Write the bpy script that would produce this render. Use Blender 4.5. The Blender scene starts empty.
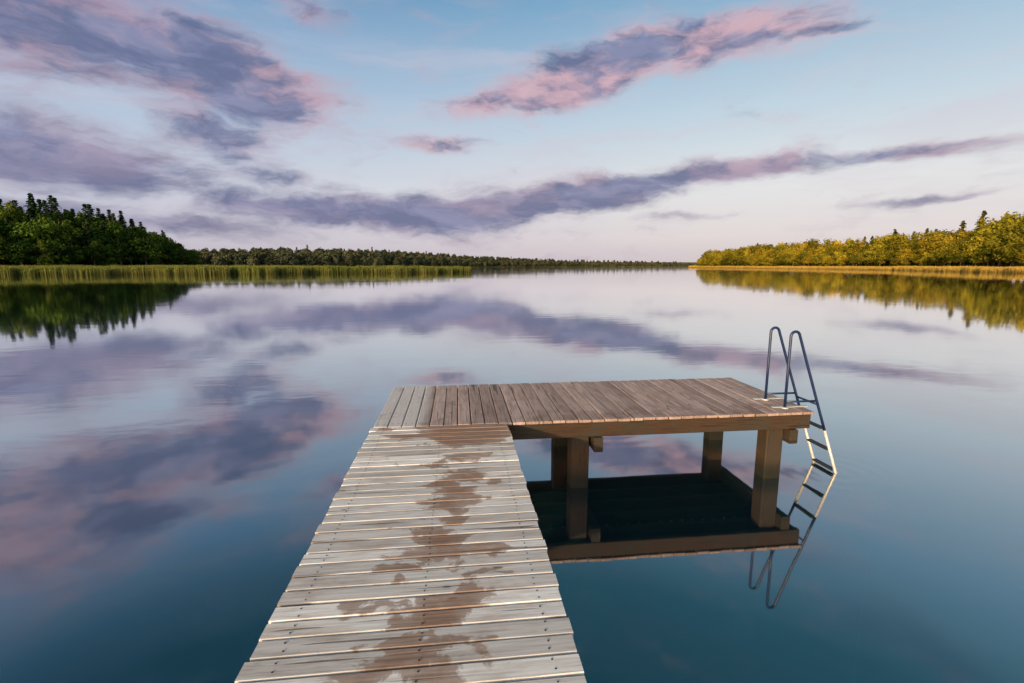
import bpy, math, random
import numpy as np
from mathutils import Vector
scene = bpy.context.scene
R = math.radians
WZ = -0.815      # water level (deck top is z=0)

def lin(c):
    out=[]
    for v in c:
        v=v/255.0
        out.append(v/12.92 if v<=0.04045 else ((v+0.055)/1.055)**2.4)
    return (*out,1.0)

class NT:
    def __init__(s,tree):
        s.t=tree; s.N=tree.nodes; s.L=tree.links
        s.N.clear()
    def node(s,typ,ins=None,**props):
        n=s.N.new(typ)
        for k,v in props.items(): setattr(n,k,v)
        if ins:
            for k,v in ins.items(): s.put(n.inputs[k],v)
        return n
    def put(s,sock,v):
        if isinstance(v,bpy.types.NodeSocket): s.L.new(v,sock)
        elif v is not None: sock.default_value=v
    def m(s,op,a,b=None,c=None,clamp=False):
        n=s.N.new('ShaderNodeMath'); n.operation=op; n.use_clamp=clamp
        s.put(n.inputs[0],a)
        if b is not None: s.put(n.inputs[1],b)
        if c is not None: s.put(n.inputs[2],c)
        return n.outputs[0]
    def ss(s,v,lo,hi,a=0.0,b=1.0):
        n=s.N.new('ShaderNodeMapRange'); n.interpolation_type='SMOOTHSTEP'
        s.put(n.inputs[0],v); s.put(n.inputs[1],lo); s.put(n.inputs[2],hi); s.put(n.inputs[3],a); s.put(n.inputs[4],b)
        return n.outputs[0]
    def mix(s,f,a,b,blend='MIX'):
        n=s.N.new('ShaderNodeMix'); n.data_type='RGBA'; n.blend_type=blend
        s.put(n.inputs[0],f); s.put(n.inputs[6],a); s.put(n.inputs[7],b)
        return n.outputs[2]
    def xyz(s,x,y,z=0.0):
        n=s.N.new('ShaderNodeCombineXYZ'); s.put(n.inputs[0],x); s.put(n.inputs[1],y); s.put(n.inputs[2],z)
        return n.outputs[0]
    def sep(s,v):
        n=s.N.new('ShaderNodeSeparateXYZ'); s.put(n.inputs[0],v); return n.outputs
    def noise(s,vec,scale,detail=4,rough=0.55,dist=0.0,col=False):
        n=s.N.new('ShaderNodeTexNoise'); s.put(n.inputs['Vector'],vec)
        n.inputs['Scale'].default_value=scale; n.inputs['Detail'].default_value=detail
        n.inputs['Roughness'].default_value=rough; n.inputs['Distortion'].default_value=dist
        return n.outputs['Color'] if col else n.outputs[0]
    def ramp(s,f,stops,interp='LINEAR'):
        n=s.N.new('ShaderNodeValToRGB'); n.color_ramp.interpolation=interp
        e=n.color_ramp.elements
        while len(e)<len(stops): e.new(0.5)
        for el,(p,c) in zip(e,stops): el.position=p; el.color=c
        s.put(n.inputs[0],f); return n.outputs[0]

def newmat(name):
    m=bpy.data.materials.new(name); m.use_nodes=True
    return m,NT(m.node_tree)

# ------------------------------------------------------------------ SKY
SUN_AZ=-142.0; SUN_EL=11.0
w=bpy.data.worlds.new("sky"); scene.world=w; w.use_nodes=True
T=NT(w.node_tree)
g=T.node('ShaderNodeTexCoord').outputs['Generated']
x,y,z=T.sep(g)
DEG=57.29578
az=T.m('MULTIPLY',T.m('ARCTAN2',x,y),DEG)
el=T.m('MULTIPLY',T.m('ARCSINE',z),DEG)
wv=T.xyz(T.m('MULTIPLY',az,0.10),T.m('MULTIPLY',el,0.22),5.3)
wc=T.noise(wv,1.0,4,0.60,col=True)
wx,wy,wz_=T.sep(wc)
azw=T.m('ADD',az,T.m('MULTIPLY',T.m('SUBTRACT',wx,0.5),9.0))
elw=T.m('ADD',el,T.m('MULTIPLY',T.m('SUBTRACT',wy,0.5),3.2))
vw=T.xyz(azw,elw,0.0)
# clouds: (azimuth, elevation, half-length, half-thickness, tilt, density) in degrees of sky
BL=[(-39,20.6,17,5.8,-3,1.5),(-23,17.8,11,4.4,-12,1.6),(-24,12.4,7,2.8,-18,1.0),
    (-39,9.4,14,3.1,-4,1.45),(-54,10,12,4,0,1.0),(-20,8.8,12,1.2,-4,0.75),
    (-15,6.0,14,1.9,-1,1.25),(0,6.1,15,2.3,3,1.50),(15,7.7,14,2.0,7,1.4),(30,9.8,12,1.5,4,1.2),(43,10.0,11,1.0,-3,1.0),
    (5,17.6,8,1.9,14,1.1),(16,20.0,10,3.1,14,1.50),(27,21.6,11,2.4,-1,1.35),(37,20.6,6,0.9,-6,0.85),
    (-15,24.0,5,1.3,-10,0.8),(-1.5,13.2,6,1.3,4,0.85),(46,5.9,8,0.5,2,0.75),(26,5.4,9,0.5,1,0.6),
    (-32,4.2,18,1.6,0,0.85),(8,3.4,24,1.4,0,0.35),
    (-19,28,6,1.8,-25,0.5),(31,29.5,6,1.2,0,0.45)]
tot=None
for (a0,e0,sa,sb,tilt,amp) in BL:
    mp=T.node('ShaderNodeMapping',vector_type='TEXTURE'); T.put(mp.inputs['Vector'],vw)
    mp.inputs['Location'].default_value=(a0,e0,0); mp.inputs['Rotation'].default_value=(0,0,R(tilt)); mp.inputs['Scale'].default_value=(sa,sb,1)
    d2=T.node('ShaderNodeVectorMath',operation='DOT_PRODUCT'); T.put(d2.inputs[0],mp.outputs[0]); T.put(d2.inputs[1],mp.outputs[0])
    b=T.m('MULTIPLY',T.m('POWER',0.3679,d2.outputs['Value']),amp)
    if tot is None: tot=b
    else: tot=T.m('SMOOTH_MAX',tot,b,0.25)
nv=T.xyz(T.m('MULTIPLY',azw,0.16),T.m('MULTIPLY',elw,0.50),0.7)
n1=T.noise(nv,1.0,7,0.60,0.15)
nd=T.m('MULTIPLY',T.m('SUBTRACT',n1,0.5),1.35)
dens=T.ss(T.m('ADD',tot,nd),0.20,1.08)
nv2=T.xyz(T.m('MULTIPLY',az,0.045),T.m('MULTIPLY',elw,0.26),9.1)
n2=T.noise(nv2,1.0,4,0.6,0.4)
veil=T.m('MULTIPLY',T.ss(n2,0.42,0.72),0.38)
base=T.ramp(T.m('DIVIDE',el,90.0,clamp=True),[
    (0.0,lin((206,190,196))),(0.035,lin((222,210,214))),(0.09,lin((224,222,228))),(0.17,lin((190,206,224))),
    (0.29,lin((126,166,202))),(0.39,lin((66,118,146))),(0.55,lin((42,94,120))),(1.0,lin((58,98,130)))])
side=T.ss(az,-45.0,40.0)
lowl=T.mix(T.ss(el,20.0,36.0),(0.78,0.85,0.93,1),(0.42,0.52,0.60,1))
hir=T.mix(T.ss(el,20.0,36.0),(1.05,1.08,1.02,1),(1.12,1.22,1.12,1))
base=T.mix(side,T.mix(1.0,base,lowl,'MULTIPLY'),T.mix(1.0,base,hir,'MULTIPLY'))
base=T.mix(veil,base,T.mix(T.ss(el,22.0,32.0),lin((210,200,212)),lin((84,116,144))))
n3=T.noise(T.xyz(T.m('MULTIPLY',azw,0.11),T.m('MULTIPLY',elw,0.30),27.0),1.0,5,0.60)
pinkf=T.ss(T.m('ADD',n3,T.m('MULTIPLY',T.m('SUBTRACT',0.80,dens),0.18)),0.38,0.62)
pinkf=T.m('MULTIPLY',pinkf,T.ss(el,7.0,14.0,0.25,1.0))
pinkf=T.m('MULTIPLY',pinkf,T.ss(az,-32.0,5.0,0.50,1.0))
shade=T.mix(T.ss(n1,0.36,0.62),lin((134,136,170)),lin((98,106,143)))
ccol=T.mix(pinkf,shade,lin((214,174,184)))
skyc=T.mix(T.m('MULTIPLY',dens,0.90),base,ccol)
S=Vector((math.sin(R(SUN_AZ))*math.cos(R(SUN_EL)),math.cos(R(SUN_AZ))*math.cos(R(SUN_EL)),math.sin(R(SUN_EL))))
sky=T.node('ShaderNodeTexSky',sky_type='NISHITA',sun_disc=False,sun_elevation=R(SUN_EL),sun_rotation=R(SUN_AZ))
vm=T.node('ShaderNodeVectorMath',operation='DOT_PRODUCT'); T.put(vm.inputs[0],g); vm.inputs[1].default_value=S
glow=T.ss(vm.outputs['Value'],-0.1,1.0,0.0,1.0)
bg1=T.node('ShaderNodeBackground',{'Color':skyc,'Strength':1.0})
warm=T.mix(1.0,sky.outputs[0],(1.0,0.91,0.80,1),'MULTIPLY')
bg2=T.node('ShaderNodeBackground',{'Color':warm,'Strength':T.m('MULTIPLY',glow,0.34)})
add=T.node('ShaderNodeAddShader'); T.L.new(bg1.outputs[0],add.inputs[0]); T.L.new(bg2.outputs[0],add.inputs[1])
out=T.node('ShaderNodeOutputWorld'); T.L.new(add.outputs[0],out.inputs[0])
w.cycles.sampling_method='NONE'

sun=bpy.data.lights.new("sun","SUN"); sun.energy=4.8; sun.angle=R(0.8); sun.color=(1.0,0.72,0.42)
so=bpy.data.objects.new("sun",sun); scene.collection.objects.link(so)
so.rotation_euler=(-S).to_track_quat('-Z','Y').to_euler()

# ------------------------------------------------------------------ CAMERA
cam=bpy.data.cameras.new("camera"); cam.lens=17; cam.sensor_width=36; cam.clip_end=20000; cam.clip_start=0.05
co=bpy.data.objects.new("camera",cam); scene.collection.objects.link(co)
co.location=(0,0,1.6); co.rotation_euler=(R(90-8.93),0,R(-6.3)); scene.camera=co

# ------------------------------------------------------------------ helpers
def link(o,parent=None,coll=None):
    (coll or scene.collection).objects.link(o)
    if parent: o.parent=parent
    return o
def mesh_obj(name,v,f,mats,parent=None,coll=None,smooth=False,attr=None,midx=None,dolink=True):
    me=bpy.data.meshes.new(name); me.from_pydata([tuple(p) for p in v],[],[tuple(q) for q in f])
    for m in (mats if isinstance(mats,(list,tuple)) else [mats]): me.materials.append(m)
    if smooth: me.polygons.foreach_set('use_smooth',[True]*len(me.polygons))
    if midx is not None: me.polygons.foreach_set('material_index',midx)
    if attr is not None:
        a=me.attributes.new('tint','FLOAT','POINT'); a.data.foreach_set('value',[float(q) for q in attr])
    me.update()
    o=bpy.data.objects.new(name,me)
    if dolink: link(o,parent,coll)
    return o
def empty(name):
    e=bpy.data.objects.new(name,None); e.empty_display_size=0.2; scene.collection.objects.link(e); return e

class Geo:
    def __init__(s): s.v=[]; s.f=[]; s.a=[]
    def beam(s,p0,p1,w,h,ch=0.004,tint=0.5,segs=1,wob=0.0,rng=random):
        p0=Vector(p0); p1=Vector(p1); d=(p1-p0).normalized()
        up=Vector((0,0,1)) if abs(d.z)<0.9 else Vector((0,1,0))
        sd=d.cross(up).normalized(); up=sd.cross(d).normalized()
        prof=[(-w/2+ch,h/2),(w/2-ch,h/2),(w/2,h/2-ch),(w/2,-h/2+ch),(w/2-ch,-h/2),(-w/2+ch,-h/2),(-w/2,-h/2+ch),(-w/2,h/2-ch)]
        b=len(s.v)
        for i in range(segs+1):
            c=p0.lerp(p1,i/segs)
            oz=rng.uniform(-wob,wob); tl=rng.uniform(-wob,wob)*6; os=rng.uniform(-wob,wob)
            for (a,q) in prof:
                s.v.append(c+sd*(a+os)+up*(q+oz+a*tl)); s.a.append(tint)
        for i in range(segs):
            for k in range(8):
                k2=(k+1)%8
                s.f.append((b+i*8+k,b+i*8+k2,b+(i+1)*8+k2,b+(i+1)*8+k))
        s.f.append(tuple(b+k for k in range(7,-1,-1))); s.f.append(tuple(b+segs*8+k for k in range(8)))
    def tube(s,pts,r,n=14,tint=0.5,r2=None):
        pts=[Vector(p) for p in pts]; b=len(s.v); ref=None
        for i,p in enumerate(pts):
            if i==0: d=pts[1]-p
            elif i==len(pts)-1: d=p-pts[i-1]
            else: d=(pts[i+1]-p).normalized()+(p-pts[i-1]).normalized()
            d.normalize()
            if ref is None: ref=Vector((0,1,0)) if abs(d.y)<0.8 else Vector((1,0,0))
            sd=d.cross(ref).normalized(); up=sd.cross(d).normalized(); ref=up
            rr=r if r2 is None else r+(r2-r)*i/(len(pts)-1)
            for k in range(n):
                t=2*math.pi*k/n; s.v.append(p+sd*rr*math.cos(t)+up*rr*math.sin(t)); s.a.append(tint)
        for i in range(len(pts)-1):
            for k in range(n):
                k2=(k+1)%n
                s.f.append((b+i*n+k,b+i*n+k2,b+(i+1)*n+k2,b+(i+1)*n+k))
        s.f.append(tuple(b+k for k in range(n-1,-1,-1))); s.f.append(tuple(b+(len(pts)-1)*n+k for k in range(n)))

# ------------------------------------------------------------------ WOOD
def deck_mat(name,axis,dry,dry2,wetc,platform=False):
    m,T=newmat(name)
    P=T.node('ShaderNodeTexCoord').outputs['Object']; X,Y,Z=T.sep(P)
    ti=T.node('ShaderNodeAttribute',attribute_name='tint').outputs['Fac']
    off=T.m('MULTIPLY',ti,37.0)
    al,ac=(X,Y) if axis=='X' else (Y,X)
    gv=T.xyz(T.m('ADD',T.m('MULTIPLY',al,2.2),off),T.m('MULTIPLY',ac,60.0),T.m('ADD',T.m('MULTIPLY',Z,60.0),off))
    gr=T.noise(gv,1.0,5,0.65,0.35)
    fv=T.xyz(T.m('ADD',T.m('MULTIPLY',al,5.0),off),T.m('MULTIPLY',ac,190.0),off)
    fine=T.noise(fv,1.0,3,0.6)
    mot=T.noise(T.xyz(T.m('ADD',T.m('MULTIPLY',al,3.0),off),T.m('MULTIPLY',ac,7.0),off),1.0,5,0.6)
    col=T.mix(T.ss(gr,0.28,0.62),dry2,dry)
    col=T.mix(T.m('MULTIPLY',T.ss(mot,0.48,0.72),0.65),col,T.mix(1.0,col,(0.64,0.56,0.50,1),'MULTIPLY'))
    col=T.mix(T.m('MULTIPLY',T.ss(fine,0.56,0.76),0.50),col,(0.12,0.088,0.07,1))
    tf=T.m('FRACT',T.m('MULTIPLY',ti,7.31))
    col=T.mix(1.0,col,T.mix(tf,(0.68,0.65,0.63,1),(1.08,1.06,1.04,1)),'MULTIPLY')
    kv=T.xyz(T.m('ADD',T.m('MULTIPLY',al,2.6),T.m('MULTIPLY',ti,91.0)),T.m('MULTIPLY',ac,7.0),off)
    vo=T.node('ShaderNodeTexVoronoi',{'Vector':kv,'Scale':1.0})
    kn=T.ss(T.m('ADD',vo.outputs['Distance'],T.m('MULTIPLY',gr,0.05)),0.07,0.12,1.0,0.0)
    col=T.mix(T.m('MULTIPLY',kn,0.75),col,(0.10,0.05,0.03,1))
    cr=T.ss(T.noise(T.xyz(T.m('ADD',T.m('MULTIPLY',al,1.1),off),T.m('MULTIPLY',ac,38.0),off),1.0,1,0.4),0.68,0.71)
    col=T.mix(T.m('MULTIPLY',cr,0.7),col,(0.05,0.035,0.03,1))
    wn=T.noise(T.xyz(T.m('MULTIPLY',X,2.8),T.m('MULTIPLY',Y,3.6),T.m('MULTIPLY',ti,2.0)),1.0,5,0.62,0.4)
    if not platform:
        cx=T.m('MULTIPLY_ADD',Y,0.075,-0.30)
        dd=T.m('ABSOLUTE',T.m('SUBTRACT',X,cx))
        far=T.m('MULTIPLY',T.ss(Y,4.0,4.62),0.8)
        val=T.m('ADD',T.m('SUBTRACT',0.66,T.m('MULTIPLY',dd,1.7)),T.m('MULTIPLY',T.m('SUBTRACT',wn,0.5),3.4))
        val=T.m('ADD',val,T.m('ADD',far,T.m('MULTIPLY',T.m('SUBTRACT',tf,0.5),0.34)))
        wet=T.m('MULTIPLY',T.ss(val,0.32,0.46),T.ss(val,0.3,1.1,0.75,1.0))
        strength=0.88
    else:
        a=T.m('MULTIPLY',T.ss(Y,4.75,5.6,1.0,0.0),T.ss(X,-0.5,0.8,0.2,1.0))
        wet=T.ss(T.m('ADD',T.m('MULTIPLY',a,0.35),T.m('MULTIPLY',T.m('SUBTRACT',wn,0.5),2.0)),0.15,0.45)
        strength=0.45
        col=T.mix(T.ss(X,-0.45,-0.30,0.75,0.0),col,T.mix(gr,(0.42,0.38,0.36,1),(0.76,0.71,0.67,1)))
    wcol=T.mix(T.ss(gr,0.35,0.7),T.mix(1.0,wetc,(0.6,0.55,0.5,1),'MULTIPLY'),wetc)
    wf=T.m('MULTIPLY',wet,strength)
    col=T.mix(wf,col,wcol)
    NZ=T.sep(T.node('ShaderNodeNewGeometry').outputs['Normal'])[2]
    col=T.mix(T.ss(NZ,-0.6,-0.3,1.0,0.0),col,(0.018,0.014,0.010,1))  # damp undersides, painted near black to add the shade below the deck
    rough=T.m('SUBTRACT',0.82,T.m('MULTIPLY',wet,0.10))
    hgt=T.m('ADD',T.m('MULTIPLY',gr,0.6),T.m('SUBTRACT',T.m('MULTIPLY',fine,0.3),T.m('MULTIPLY',cr,0.8)))
    bp=T.node('ShaderNodeBump',{'Height':hgt,'Strength':0.55,'Distance':0.002})
    bs=T.node('ShaderNodeBsdfPrincipled',{'Base Color':col,'Roughness':rough,'Normal':bp.outputs[0]})
    bs.inputs['Specular IOR Level'].default_value=0.2
    o=T.node('ShaderNodeOutputMaterial'); T.L.new(bs.outputs[0],o.inputs[0])
    return m
def timber_mat(name,c1,c2,waterline=False):
    m,T=newmat(name)
    P=T.node('ShaderNodeTexCoord').outputs['Object']; X,Y,Z=T.sep(P)
    ti=T.node('ShaderNodeAttribute',attribute_name='tint').outputs['Fac']
    if waterline: v=T.xyz(T.m('MULTIPLY',X,45.0),T.m('MULTIPLY',Y,45.0),T.m('MULTIPLY',Z,3.0))
    else: v=T.xyz(T.m('MULTIPLY',X,2.5),T.m('MULTIPLY',Y,2.5),T.m('ADD',T.m('MULTIPLY',Z,45.0),T.m('MULTIPLY',ti,20.0)))
    gr=T.noise(v,1.0,5,0.65,0.5); mo=T.noise(P,3.0,4,0.6)
    col=T.mix(T.ss(gr,0.3,0.7),c1,c2)
    col=T.mix(T.m('MULTIPLY',T.ss(mo,0.40,0.60),0.7),col,lin((54,50,40)))
    col=T.mix(T.m('MULTIPLY',T.ss(gr,0.52,0.66),0.75),col,lin((26,20,15)))
    if waterline:
        d=T.ss(T.m('ADD',Z,T.m('MULTIPLY',mo,0.14)),WZ+0.14,WZ+0.36,1.0,0.0)
        col=T.mix(T.m('MULTIPLY',d,0.92),col,(0.010,0.011,0.007,1))
    bp=T.node('ShaderNodeBump',{'Height':gr,'Strength':0.7,'Distance':0.005})
    bs=T.node('ShaderNodeBsdfPrincipled',{'Base Color':col,'Roughness':0.8,'Normal':bp.outputs[0]})
    bs.inputs['Specular IOR Level'].default_value=0.25
    o=T.node('ShaderNodeOutputMaterial'); T.L.new(bs.outputs[0],o.inputs[0])
    return m
def plain(name,c,rough=0.4,metal=0.0,nscale=30,var=0.25):
    m,T=newmat(name)
    P=T.node('ShaderNodeTexCoord').outputs['Object']
    n=T.noise(P,nscale,4,0.6)
    col=T.mix(T.m('MULTIPLY',T.ss(n,0.4,0.75),var),c,(c[0]*0.4,c[1]*0.4,c[2]*0.4,1))
    bs=T.node('ShaderNodeBsdfPrincipled',{'Base Color':col,'Roughness':T.m('ADD',rough,T.m('MULTIPLY',n,0.15)),'Metallic':metal})
    o=T.node('ShaderNodeOutputMaterial'); T.L.new(bs.outputs[0],o.inputs[0])
    return m

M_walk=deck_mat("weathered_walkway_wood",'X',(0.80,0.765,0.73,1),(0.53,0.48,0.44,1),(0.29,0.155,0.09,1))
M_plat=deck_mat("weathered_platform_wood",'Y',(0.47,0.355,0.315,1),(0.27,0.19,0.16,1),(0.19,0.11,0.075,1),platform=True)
M_beam=timber_mat("brown_beam_wood",lin((50,35,23)),lin((74,53,36)))
M_post=timber_mat("pile_wood",lin((56,37,24)),lin((86,59,38)),waterline=True)
M_blue=plain("blue_painted_steel",(0.007,0.018,0.065,1),0.30,0.0)
M_white=plain("galvanised_steel",(0.55,0.54,0.50,1),0.4,0.3)
M_black=plain("black_rubber_tread",(0.02,0.02,0.024,1),0.6)
M_screw=plain("rusty_screw",(0.06,0.04,0.03,1),0.5,0.5)

random.seed(4)
jetty=empty("wooden_jetty")
gw=Geo(); gs=Geo()
def screw(x,y):
    x+=random.uniform(-.006,.006); y+=random.uniform(-.005,.005)
    gs.tube([(x,y,-0.004),(x,y,0.0014)],0.0042,8)
pitch=0.107; yy=4.755-pitch/2
while yy>-3.2:
    l=-0.885+random.uniform(-.008,.008); r=0.475+random.uniform(-.007,.008)
    zz=-0.0145+random.uniform(-.0015,.0008); sk=random.uniform(-.002,.002)
    gw.beam((l,yy-sk,zz),(r,yy+sk,zz),pitch-0.0115+random.uniform(-.003,.001),0.028,0.003,random.random(),6,0.0006)
    for sx in (-0.76,-0.19,0.36):
        screw(sx,yy-0.024); screw(sx,yy+0.024)
    yy-=pitch
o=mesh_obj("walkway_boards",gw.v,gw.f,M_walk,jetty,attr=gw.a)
gp=Geo(); pitch=0.1405; nb=34; x0=-0.875
for i in range(nb):
    xx=x0+pitch*(i+0.5)
    f=4.772+random.uniform(-.006,.008); b=6.43+random.uniform(-.014,.012)
    gp.beam((xx,f,-0.0145+random.uniform(-.002,.001)),(xx,b,-0.0145),pitch-0.0095+random.uniform(-.003,.001),0.028,0.0045,random.random(),6,0.0009)
    for sy in (4.86,5.6,6.34):
        screw(xx-0.03,sy); screw(xx+0.03,sy)
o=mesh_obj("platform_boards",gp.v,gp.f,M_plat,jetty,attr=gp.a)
mesh_obj("screws",gs.v,gs.f,M_screw,jetty)
gb=Geo()
def hb(p0,p1,wd,ht,top):
    z_=top-ht/2; gb.beam((p0[0],p0[1],z_),(p1[0],p1[1],z_),wd,ht,0.006,random.random(),4,0.001)
XR=x0+pitch*nb
hb((0.50,4.835),(XR-0.02,4.835),0.07,0.170,-0.031)
hb((-0.84,6.37),(XR-0.02,6.37),0.07,0.180,-0.031)
for yj in (5.15,5.48,5.78,6.08):
    hb((-0.84,yj),(XR-0.10,yj),0.06,0.150,-0.031)
hb((XR-0.055,4.873),(XR-0.055,6.333),0.06,0.165,-0.0325)
for xx in (-0.83,0.42):
    hb((xx,-3.2),(xx,4.76),0.065,0.175,-0.0325)
hb((-0.20,-3.2),(-0.20,4.76),0.065,0.15,-0.0325)
hb((-0.80,4.835),(0.46,4.835),0.07,0.170,-0.031)
for xx in (1.46,3.70):
    hb((xx,4.80),(xx,6.42),0.10,0.16,-0.214)
hb((-0.55,4.9),(-0.55,6.42),0.10,0.16,-0.214)
for yc in (3.0,0.6,-1.8):
    hb((-0.80,yc),(0.40,yc),0.10,0.14,-0.2095)
mesh_obj("beams",gb.v,gb.f,M_beam,jetty,attr=gb.a)
gq=Geo()
for (px,py) in ((1.285,4.98),(3.54,4.98),(1.345,6.22),(3.56,6.22),(-0.70,5.0),(-0.70,6.22)):
    gq.beam((px,py,-3.3),(px,py,-0.205),0.20,0.19,0.012,random.random(),6,0.002)
for yc in (3.13,0.73,-1.67):
    for px in (-0.62,0.22):
        gq.beam((px,yc,-3.3),(px,yc,-0.22),0.15,0.15,0.012,random.random(),6,0.002)
mesh_obj("piles",gq.v,gq.f,M_post,jetty,attr=gq.a)

# ------------------------------------------------------------------ LADDER
ladder=empty("swim_ladder")
sl=0.375
FX=3.655
HR=0.052
def railX(z_): return FX+0.100+(0.84-z_)*sl
Yn,Yf=4.93,5.28
gr_=Geo(); gt=Geo(); gx=Geo(); gm=Geo()
for yv in (Yn,Yf):
    pts=[(FX,yv,0.012),(FX,yv,0.4),(FX,yv,0.82)]
    for k in range(1,13):
        a=math.pi-(math.pi-R(20))*k/12
        pts.append((FX+HR+HR*math.cos(a),yv,0.825+HR*math.sin(a)))
    for z_ in (0.5,0.2,-0.1,-0.30): pts.append((railX(z_),yv,z_))
    gr_.tube(pts,0.0150,16)
    gr_.tube([(FX,yv,0.075),(railX(0.075),yv,0.075)],0.0120,12)
    gm.tube([(FX,yv,0.002),(FX,yv,0.016)],0.040,20)
    gt.tube([(railX(z_),yv,z_) for z_ in (-0.28,-0.8,-1.3,-1.95)],0.0165,14)
    gm.beam((FX-0.12,yv+0.04,0.006),(FX+0.30,yv+0.04,0.006),0.045,0.009,0.002)
gr_.tube([(railX(0.03)+0.0,Yn,0.03),(railX(0.03),Yf,0.03)],0.0120,12)
for z_ in (-0.26,-0.52,-0.78,-1.04,-1.30,-1.56):
    gx.beam((railX(z_),Yn+0.018,z_),(railX(z_),Yf-0.018,z_),0.065,0.022,0.006)
mesh_obj("handrails",gr_.v,gr_.f,M_blue,ladder,smooth=True)
mesh_obj("stringers",gt.v,gt.f,M_white,ladder,smooth=True)
mesh_obj("treads",gx.v,gx.f,M_black,ladder)
mesh_obj("mounting_plates",gm.v,gm.f,M_white,ladder)

# ------------------------------------------------------------------ WATER + BED
m,T=newmat("lake_water_surface")
P=T.node('ShaderNodeTexCoord').outputs['Object']; X,Y,Z=T.sep(P)
nA=T.noise(T.xyz(T.m('MULTIPLY',X,0.75),T.m('MULTIPLY',Y,1.6),0.0),1.0,3,0.5,0.3)
nB=T.noise(T.xyz(T.m('MULTIPLY',X,3.5),T.m('MULTIPLY',Y,7.0),4.0),1.0,1,0.5)
patch=T.ss(T.noise(T.xyz(T.m('MULTIPLY',X,0.05),T.m('MULTIPLY',Y,0.10),2.0),1.0,2,0.5),0.42,0.66,0.20,1.0)
hgt=T.m('MULTIPLY',T.m('ADD',nA,T.m('MULTIPLY',nB,0.10)),patch)
def rings(cx,cy,k,r0,r1,amp):
    dx=T.m('SUBTRACT',X,cx); dy=T.m('SUBTRACT',Y,cy)
    rr=T.m('SQRT',T.m('ADD',T.m('MULTIPLY',dx,dx),T.m('MULTIPLY',dy,dy)))
    return T.m('MULTIPLY',T.m('MULTIPLY',T.m('SINE',T.m('MULTIPLY',rr,k)),T.ss(rr,r0,r1,1.0,0.0)),amp)
hgt=T.m('ADD',hgt,rings(2.2,7.2,26.0,0.3,1.6,0.10))
hgt=T.m('ADD',hgt,rings(4.40,4.93,30.0,0.1,1.1,0.05))
bp=T.node('ShaderNodeBump',{'Height':hgt,'Strength':1.0,'Distance':0.0042})
fr=T.node('ShaderNodeFresnel',{'IOR':1.33,'Normal':bp.outputs[0]}).outputs[0]
fac=T.m('MINIMUM',T.m('MULTIPLY_ADD',T.m('POWER',fr,0.38),1.14,-0.03),0.99)
gl=T.node('ShaderNodeBsdfGlossy',{'Color':(1,1,1,1),'Roughness':0.038,'Normal':bp.outputs[0]})
df=T.node('ShaderNodeBsdfDiffuse',{'Color':(0.006,0.030,0.034,1)})
rf=T.node('ShaderNodeBsdfRefraction',{'Color':(0.55,0.85,0.85,1),'Roughness':0.0,'IOR':1.33,'Normal':bp.outputs[0]})
body=T.node('ShaderNodeMixShader',{0:0.25,1:df.outputs[0],2:rf.outputs[0]})
ms=T.node('ShaderNodeMixShader',{0:fac,1:body.outputs[0],2:gl.outputs[0]})
o=T.node('ShaderNodeOutputMaterial'); T.L.new(ms.outputs[0],o.inputs[0])
B=9000
mesh_obj("lake_water",[(-B,-B,WZ),(B,-B,WZ),(B,B,WZ),(-B,B,WZ)],[(0,1,2,3)],m)
m,T=newmat("lake_bed_silt")
P=T.node('ShaderNodeTexCoord').outputs['Object']
n=T.noise(P,1.2,4,0.6)
bs=T.node('ShaderNodeBsdfDiffuse',{'Color':T.mix(n,(0.02,0.035,0.03,1),(0.05,0.07,0.055,1))})
o=T.node('ShaderNodeOutputMaterial'); T.L.new(bs.outputs[0],o.inputs[0])
mesh_obj("ground_lake_bed",[(-B,-B,-3.2),(B,-B,-3.2),(B,B,-3.2),(-B,B,-3.2)],[(0,1,2,3)],m)

# ------------------------------------------------------------------ VEGETATION
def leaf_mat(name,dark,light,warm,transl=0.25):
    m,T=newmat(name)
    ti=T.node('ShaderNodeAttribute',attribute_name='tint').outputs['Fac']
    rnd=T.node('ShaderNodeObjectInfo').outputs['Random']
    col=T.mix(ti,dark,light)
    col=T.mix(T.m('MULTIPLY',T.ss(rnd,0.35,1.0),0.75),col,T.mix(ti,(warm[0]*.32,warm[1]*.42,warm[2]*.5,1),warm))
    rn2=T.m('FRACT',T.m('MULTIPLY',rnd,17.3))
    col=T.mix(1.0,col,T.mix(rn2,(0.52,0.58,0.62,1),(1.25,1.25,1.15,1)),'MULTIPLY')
    d=T.node('ShaderNodeBsdfDiffuse',{'Color':col})
    o=T.node('ShaderNodeOutputMaterial')
    if transl>0.15:
        t=T.node('ShaderNodeBsdfTranslucent',{'Color':col})
        ms=T.node('ShaderNodeMixShader',{0:transl,1:d.outputs[0],2:t.outputs[0]})
        T.L.new(ms.outputs[0],o.inputs[0])
    else: T.L.new(d.outputs[0],o.inputs[0])
    return m
M_bark=plain("bark",(0.10,0.075,0.055,1),0.85)
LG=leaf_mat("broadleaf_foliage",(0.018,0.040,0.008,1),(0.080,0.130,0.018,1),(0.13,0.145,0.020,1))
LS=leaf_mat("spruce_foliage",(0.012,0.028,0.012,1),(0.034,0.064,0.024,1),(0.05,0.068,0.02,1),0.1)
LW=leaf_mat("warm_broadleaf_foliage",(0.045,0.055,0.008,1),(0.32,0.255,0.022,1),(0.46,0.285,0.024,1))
LWS=leaf_mat("warm_conifer_foliage",(0.040,0.040,0.012,1),(0.12,0.105,0.022,1),(0.14,0.10,0.02,1),0.1)
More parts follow.
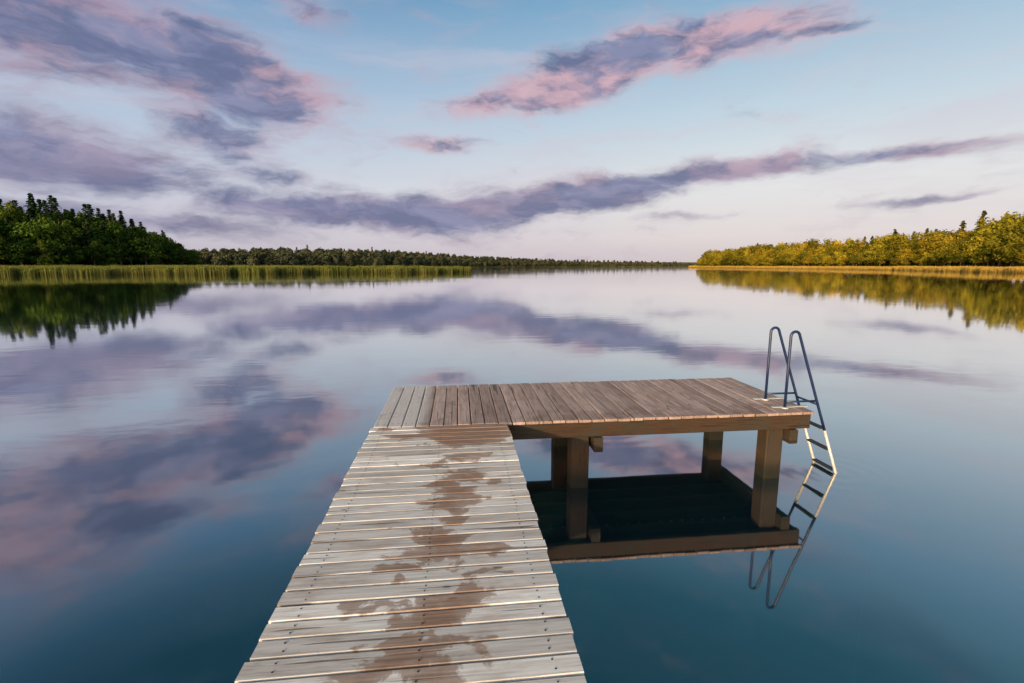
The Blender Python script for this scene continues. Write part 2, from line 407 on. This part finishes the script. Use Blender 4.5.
LF=leaf_mat("distant_foliage",(0.040,0.048,0.030,1),(0.095,0.098,0.052,1),(0.12,0.10,0.05,1),0.1)  # aerial haze is put into the colour of the far trees

def quads(C,Nr,size,rng):
    n=len(C)
    r=rng.normal(size=(n,3)); t=np.cross(Nr,r); t/=np.linalg.norm(t,axis=1)[:,None]+1e-9
    b=np.cross(Nr,t); b/=np.linalg.norm(b,axis=1)[:,None]+1e-9
    s=size*rng.uniform(0.6,1.3,(n,1)); s2=s*rng.uniform(0.5,0.9,(n,1))
    V=np.stack([C-t*s-b*s2*.3,C+b*s2,C+t*s+b*s2*.2,C-b*s2],1).reshape(-1,3)
    F=np.arange(n*4).reshape(-1,4)
    return V,F
def trunk_geo(H,r,limbs,rng):
    g=Geo(); g.tube([(0,0,-0.6),(rng.normal()*.1,rng.normal()*.1,H*.3),(rng.normal()*.2,rng.normal()*.2,H*.65),(0,0,H*.92)],r,6,r2=r*.15)
    for l in limbs:
        z0=max(H*.15,l[2]*0.62); g.tube([(0,0,z0),(l[0]*.5,l[1]*.5,z0+(l[2]-z0)*.6),tuple(l)],r*.4,4,r2=r*.08)
    return g
def finish(name,g,V,F,tint,mat):
    n0=len(g.v); v=[tuple(p) for p in g.v]+V.tolist(); f=[tuple(q) for q in g.f]+(F+n0).tolist()
    a=[0.5]*n0+tint.tolist(); mi=[0]*len(g.f)+[1]*len(F)
    return mesh_obj(name,v,f,[M_bark,mat],attr=a,midx=mi,dolink=False).data
def broadleaf(name,seed,H,Rr,nl,leaf,mat,low=0.06):
    rng=np.random.default_rng(seed); nb_=34
    d=rng.normal(size=(nb_,3)); d/=np.linalg.norm(d,axis=1)[:,None]
    rad=rng.uniform(0.35,0.82,(nb_,1))
    zc=H*(low+1)/2; hz=H*(1-low)/2
    bc=d*rad*np.array([Rr,Rr,hz]); bc[:,2]+=zc
    tz=(bc[:,2]-low*H)/(H*(1-low)); sc=np.clip(1.15-0.55*tz,0.4,1.1); bc[:,0]*=sc; bc[:,1]*=sc
    br=rng.uniform(0.22,0.42,nb_)*Rr
    idx=rng.integers(0,nb_,nl)
    u=rng.normal(size=(nl,3)); u/=np.linalg.norm(u,axis=1)[:,None]
    k=rng.uniform(0.45,1.08,(nl,1))
    C=bc[idx]+u*k*br[idx][:,None]*np.array([1,1,.8])
    C[:,2]=np.clip(C[:,2],0.2,H*1.03)
    Nn=u+rng.normal(size=(nl,3))*.5+np.array([0,0,.2]); Nn/=np.linalg.norm(Nn,axis=1)[:,None]
    V,F=quads(C,Nn,leaf,rng)
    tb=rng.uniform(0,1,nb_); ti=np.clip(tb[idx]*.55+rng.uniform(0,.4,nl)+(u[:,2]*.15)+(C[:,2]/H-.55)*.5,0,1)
    lm=bc[rng.choice(nb_,8,replace=False)]
    return finish(name,trunk_geo(H,H*.018,lm,rng),V,F,np.repeat(ti,4),mat)
def spruce(name,seed,H,mat,wide=0.17,nwh=26,leaf=0.42):
    rng=np.random.default_rng(seed); C=[];Nn=[];ti=[]
    for i in range(nwh):
        f=i/(nwh-1); z_=H*(.07+.92*f); L=H*wide*(1-f)**.8*rng.uniform(.75,1.15)+.15
        nbn=int(11-5*f)
        for b_ in range(nbn):
            a=rng.uniform(0,2*math.pi); Lb=L*rng.uniform(.65,1.15); q=max(3,int(Lb/.36))
            tt=rng.uniform(0,1)
            for k in range(q):
                s_=(k+.5)/q
                for w_ in range(2):
                    C.append((math.cos(a)*Lb*s_+rng.normal()*.14,math.sin(a)*Lb*s_+rng.normal()*.14,z_-Lb*.28*s_+rng.normal()*.10+.1*Lb*s_*s_))
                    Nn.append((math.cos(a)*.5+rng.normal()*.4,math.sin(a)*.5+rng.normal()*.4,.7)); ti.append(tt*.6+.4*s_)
    C=np.array(C);Nn=np.array(Nn);Nn/=np.linalg.norm(Nn,axis=1)[:,None]
    V,F=quads(C,Nn,leaf,rng)
    return finish(name,trunk_geo(H,H*.013,[],rng),V,F,np.repeat(np.array(ti),4),mat)

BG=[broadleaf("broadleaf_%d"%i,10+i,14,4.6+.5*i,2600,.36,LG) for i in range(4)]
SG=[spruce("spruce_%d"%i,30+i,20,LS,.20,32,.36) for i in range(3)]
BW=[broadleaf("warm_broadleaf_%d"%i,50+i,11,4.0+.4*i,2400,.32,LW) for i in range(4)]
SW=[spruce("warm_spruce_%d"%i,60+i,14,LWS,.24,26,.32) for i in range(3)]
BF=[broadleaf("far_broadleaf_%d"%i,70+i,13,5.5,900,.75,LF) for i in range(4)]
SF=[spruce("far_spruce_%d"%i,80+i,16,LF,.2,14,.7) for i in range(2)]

def inst_coll(name,items):
    c=bpy.data.collections.new(name+"_parts")
    for (me,loc,sc,rz) in items:
        o=bpy.data.objects.new(me.name,me); o.location=loc; o.scale=(sc[0],sc[0],sc[1]); o.rotation_euler=(0,0,rz); c.objects.link(o)
    e=bpy.data.objects.new(name,None); e.instance_type='COLLECTION'; e.instance_collection=c; scene.collection.objects.link(e)
    print(name,len(items))
    return e
def interp(poly,t):
    L=[math.dist(poly[i][:2],poly[i+1][:2]) for i in range(len(poly)-1)]; s=t*sum(L)
    for i,l in enumerate(L):
        if s<=l or i==len(L)-1:
            k=s/l; p,q=poly[i],poly[i+1]
            d=Vector((q[0]-p[0],q[1]-p[1])).normalized()
            return [p[j]+(q[j]-p[j])*k for j in range(len(p))],Vector((-d.y,d.x))
        s-=l
def plen(poly): return sum(math.dist(poly[i][:2],poly[i+1][:2]) for i in range(len(poly)-1))
def scl(poly,k): return [(a*k,b*k) for a,b in poly]

def land_mat(name,c1,c2,c3):
    m,T=newmat(name)
    P=T.node('ShaderNodeTexCoord').outputs['Object']
    n=T.noise(P,0.12,5,0.6); n2=T.noise(P,1.5,3,0.6)
    col=T.mix(T.ss(n,0.35,0.65),c1,c2); col=T.mix(T.ss(n2,0.45,0.7),col,c3)
    bs=T.node('ShaderNodeBsdfDiffuse',{'Color':col})
    o=T.node('ShaderNodeOutputMaterial'); T.L.new(bs.outputs[0],o.inputs[0]); return m
M_shoreG=land_mat("shore_grass",(0.06,0.10,0.025,1),(0.10,0.12,0.035,1),(0.035,0.05,0.015,1))
M_shoreW=land_mat("dry_shore_grass",(0.16,0.12,0.035,1),(0.22,0.16,0.05,1),(0.08,0.08,0.025,1))

def strip(name,poly,prof,mat,side=1):
    n=max(8,int(plen(poly)/12)); V=[];F=[]; rng=random.Random(len(name))
    for i in range(n+1):
        p,nm=interp(poly,i/n); nm=nm*side
        for j,(of,zz) in enumerate(prof):
            jit=rng.uniform(-1.2,1.2) if j<3 else 0
            V.append((p[0]+nm.x*(of+jit),p[1]+nm.y*(of+jit),WZ+zz+(rng.uniform(-.1,.1) if j>1 else 0)))
    k=len(prof)
    for i in range(n):
        for j in range(k-1):
            a=i*k+j; F.append((a,a+1,a+k+1,a+k) if side<0 else (a,a+k,a+k+1,a+1))
    return mesh_obj(name,V,F,mat,smooth=True)

# ---- left shore
rng=random.Random(11)
KL=1.35
Lshore=scl([(-420,40),(-260,90),(-150,140),(-125,160),(-104,196),(-112,225),(-150,290),(-260,420)],KL)
strip("ground_left_shore",Lshore,[(-3,-.6),(0,.15),(6,.5),(25,1.0),(90,3.0),(200,4)],M_shoreG,side=1)
items=[]
front=scl([(-300,78),(-260,95),(-152,147),(-126,168),(-108,200),(-114,225),(-150,290)],KL)
N=int(plen(front)/6.5)
for row,off in enumerate((0,7,15,25,37,52)):
    for i in range(N):
        t=(i+rng.uniform(-.4,.4))/N; t=min(max(t,0),1)
        p,nm=interp(front,t); px=p[0]+nm.x*off+rng.uniform(-2,2); py=p[1]+nm.y*off+rng.uniform(-2,2)
        a=math.degrees(math.atan2(px,py))
        if row>2 and (a>-27.5 ): continue
        Hm=1.42*np.interp(a,[-60,-41,-36,-32,-29.5,-27.5,-20],[25,23.5,22.5,20.5,16.5,12,9])
        zz=WZ+.4+off*.03
        if row==0:
            h=min(Hm*.75,rng.uniform(11,18)); items.append((rng.choice(BG),(px,py,zz),(h/14*1.1,h/14),rng.uniform(0,6.28)))
        elif row<=2:
            h=min(Hm*.9,rng.uniform(18,27))
            if rng.random()<.75: items.append((rng.choice(BG),(px,py,zz),(h/14*.95,h/14),rng.uniform(0,6.28)))
            else: h=Hm*rng.uniform(.75,1.0); items.append((rng.choice(SG),(px,py,zz),(h/20*1.1,h/20),rng.uniform(0,6.28)))
        else:
            h=Hm*rng.uniform(.84,1.04)
            if rng.random()<.55: items.append((rng.choice(SG),(px,py,zz),(h/20*1.2,h/20),rng.uniform(0,6.28)))
            else: h*=.92; items.append((rng.choice(BG),(px,py,zz),(h/14*.8,h/14),rng.uniform(0,6.28)))
inst_coll("left_shore_forest",items)
# ---- right shore
KR=1.3
Rshore=scl([(175,-60),(128,40),(124,80),(135,103),(168,169),(190,251),(200,330),(196,392),(235,470),(330,560)],KR)
strip("ground_right_shore",Rshore,[(-3,-.6),(0,.15),(5,.5),(20,1.0),(60,3.0),(180,8)],M_shoreW,side=-1)
items=[]; N=int(plen(Rshore)/6.8)
for row,off in enumerate((9,16,25,36,50,66)):
    for i in range(N):
        t=min(max((i+rng.uniform(-.4,.4))/N,0),1)
        p,nm=interp(Rshore,t); px=p[0]-nm.x*off+rng.uniform(-2.2,2.2); py=p[1]-nm.y*off+rng.uniform(-2.2,2.2)
        a=math.degrees(math.atan2(px,py))
        if a>62 or a<22: continue
        if py>500 and row>2 and rng.random()<.5: continue
        k=1.66*np.interp(a,[24,27,33,40,44,48,52,60],[.66,.95,1.18,1.06,1.04,1.12,1.22,1.22])*(1+.10*math.sin(px*.045+py*.06))
        zz=WZ+np.interp(off,[0,20,60],[.4,1.0,3.0])
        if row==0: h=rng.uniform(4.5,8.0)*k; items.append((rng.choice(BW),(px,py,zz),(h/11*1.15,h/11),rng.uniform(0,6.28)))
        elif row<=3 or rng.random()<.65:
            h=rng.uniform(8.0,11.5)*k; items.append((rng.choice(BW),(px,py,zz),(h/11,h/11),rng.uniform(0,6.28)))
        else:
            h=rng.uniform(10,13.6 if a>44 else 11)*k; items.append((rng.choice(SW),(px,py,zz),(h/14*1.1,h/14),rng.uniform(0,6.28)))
inst_coll("right_shore_forest",items)
# ---- far shore
Fshore=[(-900,380),(-520,430),(-332,489),(-180,573),(17,752),(320,1071),(640,1250),(1000,1300)]
strip("far_hills",Fshore,[(-4,-.6),(0,.3),(10,1.0),(60,6),(150,12),(320,13)],M_shoreW,side=1)
items=[]; N=int(plen(Fshore)/9)
for row,off in enumerate((3,12,26,48,80,120)):
    for i in range(N):
        t=min(max((i+rng.uniform(-.4,.4))/N,0),1)
        p,nm=interp(Fshore,t)
        if p[0]>650 or p[0]<-560: continue
        px=p[0]+nm.x*off+rng.uniform(-4,4); py=p[1]+nm.y*off+rng.uniform(-4,4)
        a=math.degrees(math.atan2(px,py)); k=1.15*np.interp(a,[-30,-18,-12,-4,2,8,16,24],[.95,1.25,1.35,1.2,.85,.72,.55,.45])
        if row>3 and a>8 and rng.random()<.4: continue
        zz=WZ+np.interp(off,[0,10,60,150],[.3,1.0,6,12])-.3
        h=rng.uniform(10.5,12.8)*k*(0.75 if row==0 else 1)
        if rng.random()<.88: items.append((rng.choice(BF),(px,py,zz),(h/13*1.15,h/13),rng.uniform(0,6.28)))
        else: h*=1.12; items.append((rng.choice(SF),(px,py,zz),(h/16*1.1,h/16),rng.uniform(0,6.28)))
inst_coll("far_shore_forest",items)

# ------------------------------------------------------------------ REEDS
def reed_mat(name,a,b,c):
    m,T=newmat(name)
    ti=T.node('ShaderNodeAttribute',attribute_name='tint').outputs['Fac']
    rnd=T.node('ShaderNodeObjectInfo').outputs['Random']
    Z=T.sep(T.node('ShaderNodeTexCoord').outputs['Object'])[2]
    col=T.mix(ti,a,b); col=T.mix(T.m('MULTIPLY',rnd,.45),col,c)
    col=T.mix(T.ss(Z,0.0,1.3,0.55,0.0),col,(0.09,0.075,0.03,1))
    d=T.node('ShaderNodeBsdfDiffuse',{'Color':col}); t=T.node('ShaderNodeBsdfTranslucent',{'Color':col})
    ms=T.node('ShaderNodeMixShader',{0:.3,1:d.outputs[0],2:t.outputs[0]})
    o=T.node('ShaderNodeOutputMaterial'); T.L.new(ms.outputs[0],o.inputs[0]); return m
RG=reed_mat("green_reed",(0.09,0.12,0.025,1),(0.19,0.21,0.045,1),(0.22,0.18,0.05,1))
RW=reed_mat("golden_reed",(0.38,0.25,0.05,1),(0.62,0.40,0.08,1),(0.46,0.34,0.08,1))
def reedpatch(name,seed,mat,hh,n=480):
    rg=random.Random(seed); V=[];F=[];A=[]
    for i in range(n):
        px=rg.uniform(-2.9,2.9); py=rg.uniform(-1.8,1.8); h=hh*rg.uniform(.70,1.08); a=rg.uniform(0,6.28); wd=rg.uniform(.03,.06)
        lx=rg.gauss(0,.10); ly=rg.gauss(0,.10); c,s=math.cos(a)*wd,math.sin(a)*wd; b=len(V); tt=rg.random()
        V+=[(px-c,py-s,-.3),(px+c,py+s,-.3),(px+lx*.5+c,py+ly*.5+s,h*.6),(px+lx*.5-c,py+ly*.5-s,h*.6),(px+lx*1.6,py+ly*1.6,h)]
        F+=[(b,b+1,b+2,b+3),(b+3,b+2,b+4)]; A+=[tt]*5
        for q in range(2):
            z0=h*rg.uniform(.35,.8); a2=rg.uniform(0,6.28); l=rg.uniform(.25,.5); b=len(V)
            ex,ey=math.cos(a2)*l,math.sin(a2)*l
            V+=[(px,py,z0),(px+ex*.5-ey*.08,py+ey*.5+ex*.08,z0+.22),(px+ex,py+ey,z0+.12)]; F+=[(b,b+1,b+2)]; A+=[tt]*3
    return mesh_obj(name,V,F,mat,attr=A,dolink=False).data
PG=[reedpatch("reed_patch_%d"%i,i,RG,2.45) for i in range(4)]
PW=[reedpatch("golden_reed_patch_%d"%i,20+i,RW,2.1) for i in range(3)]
items=[]
Lre=scl([(-200,78),(-120,86),(-77,91),(-41,95),(-18,104),(2,114)],1.5)
N=int(plen(Lre)/4.8)
for row in range(5):
    for i in range(N+1):
        t=min(max((i+rng.uniform(-.35,.35))/N,0),1); p,nm=interp(Lre,t)
        depth=np.interp(p[0],[-90,-30,3],[5,4,1.5])
        if row>depth: continue
        off=row*3.0+rng.uniform(-1.3,1.3)+2.5*math.sin(p[0]*.13)
        s_=rng.uniform(.80,1.06); items.append((rng.choice(PG),(p[0]+nm.x*off,p[1]+nm.y*off,WZ),(1.0,s_),rng.uniform(-.5,.5)+(3.14 if rng.random()<.5 else 0)))
L2=scl([(-118,158),(-100,166),(-70,150),(-45,140)],1.35)
N=int(plen(L2)/4.8)
for row in range(2):
    for i in range(N+1):
        t=min(max((i+rng.uniform(-.35,.35))/N,0),1); p,nm=interp(L2,t); off=row*2.8
        items.append((rng.choice(PG),(p[0]+nm.x*off,p[1]+nm.y*off,WZ),(1.0,rng.uniform(.9,1.15)),rng.uniform(-.5,.5)))
inst_coll("green_reeds",items)
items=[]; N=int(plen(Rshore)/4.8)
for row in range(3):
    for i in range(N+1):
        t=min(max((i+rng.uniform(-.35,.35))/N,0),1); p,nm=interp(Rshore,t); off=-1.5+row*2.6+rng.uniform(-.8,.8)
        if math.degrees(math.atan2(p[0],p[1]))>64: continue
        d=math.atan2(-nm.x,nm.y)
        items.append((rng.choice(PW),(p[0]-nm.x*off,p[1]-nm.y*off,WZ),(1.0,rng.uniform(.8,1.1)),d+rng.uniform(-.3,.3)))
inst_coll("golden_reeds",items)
scene.view_settings.view_transform='Standard'; scene.view_settings.look='None'; scene.view_settings.exposure=0
print("done")
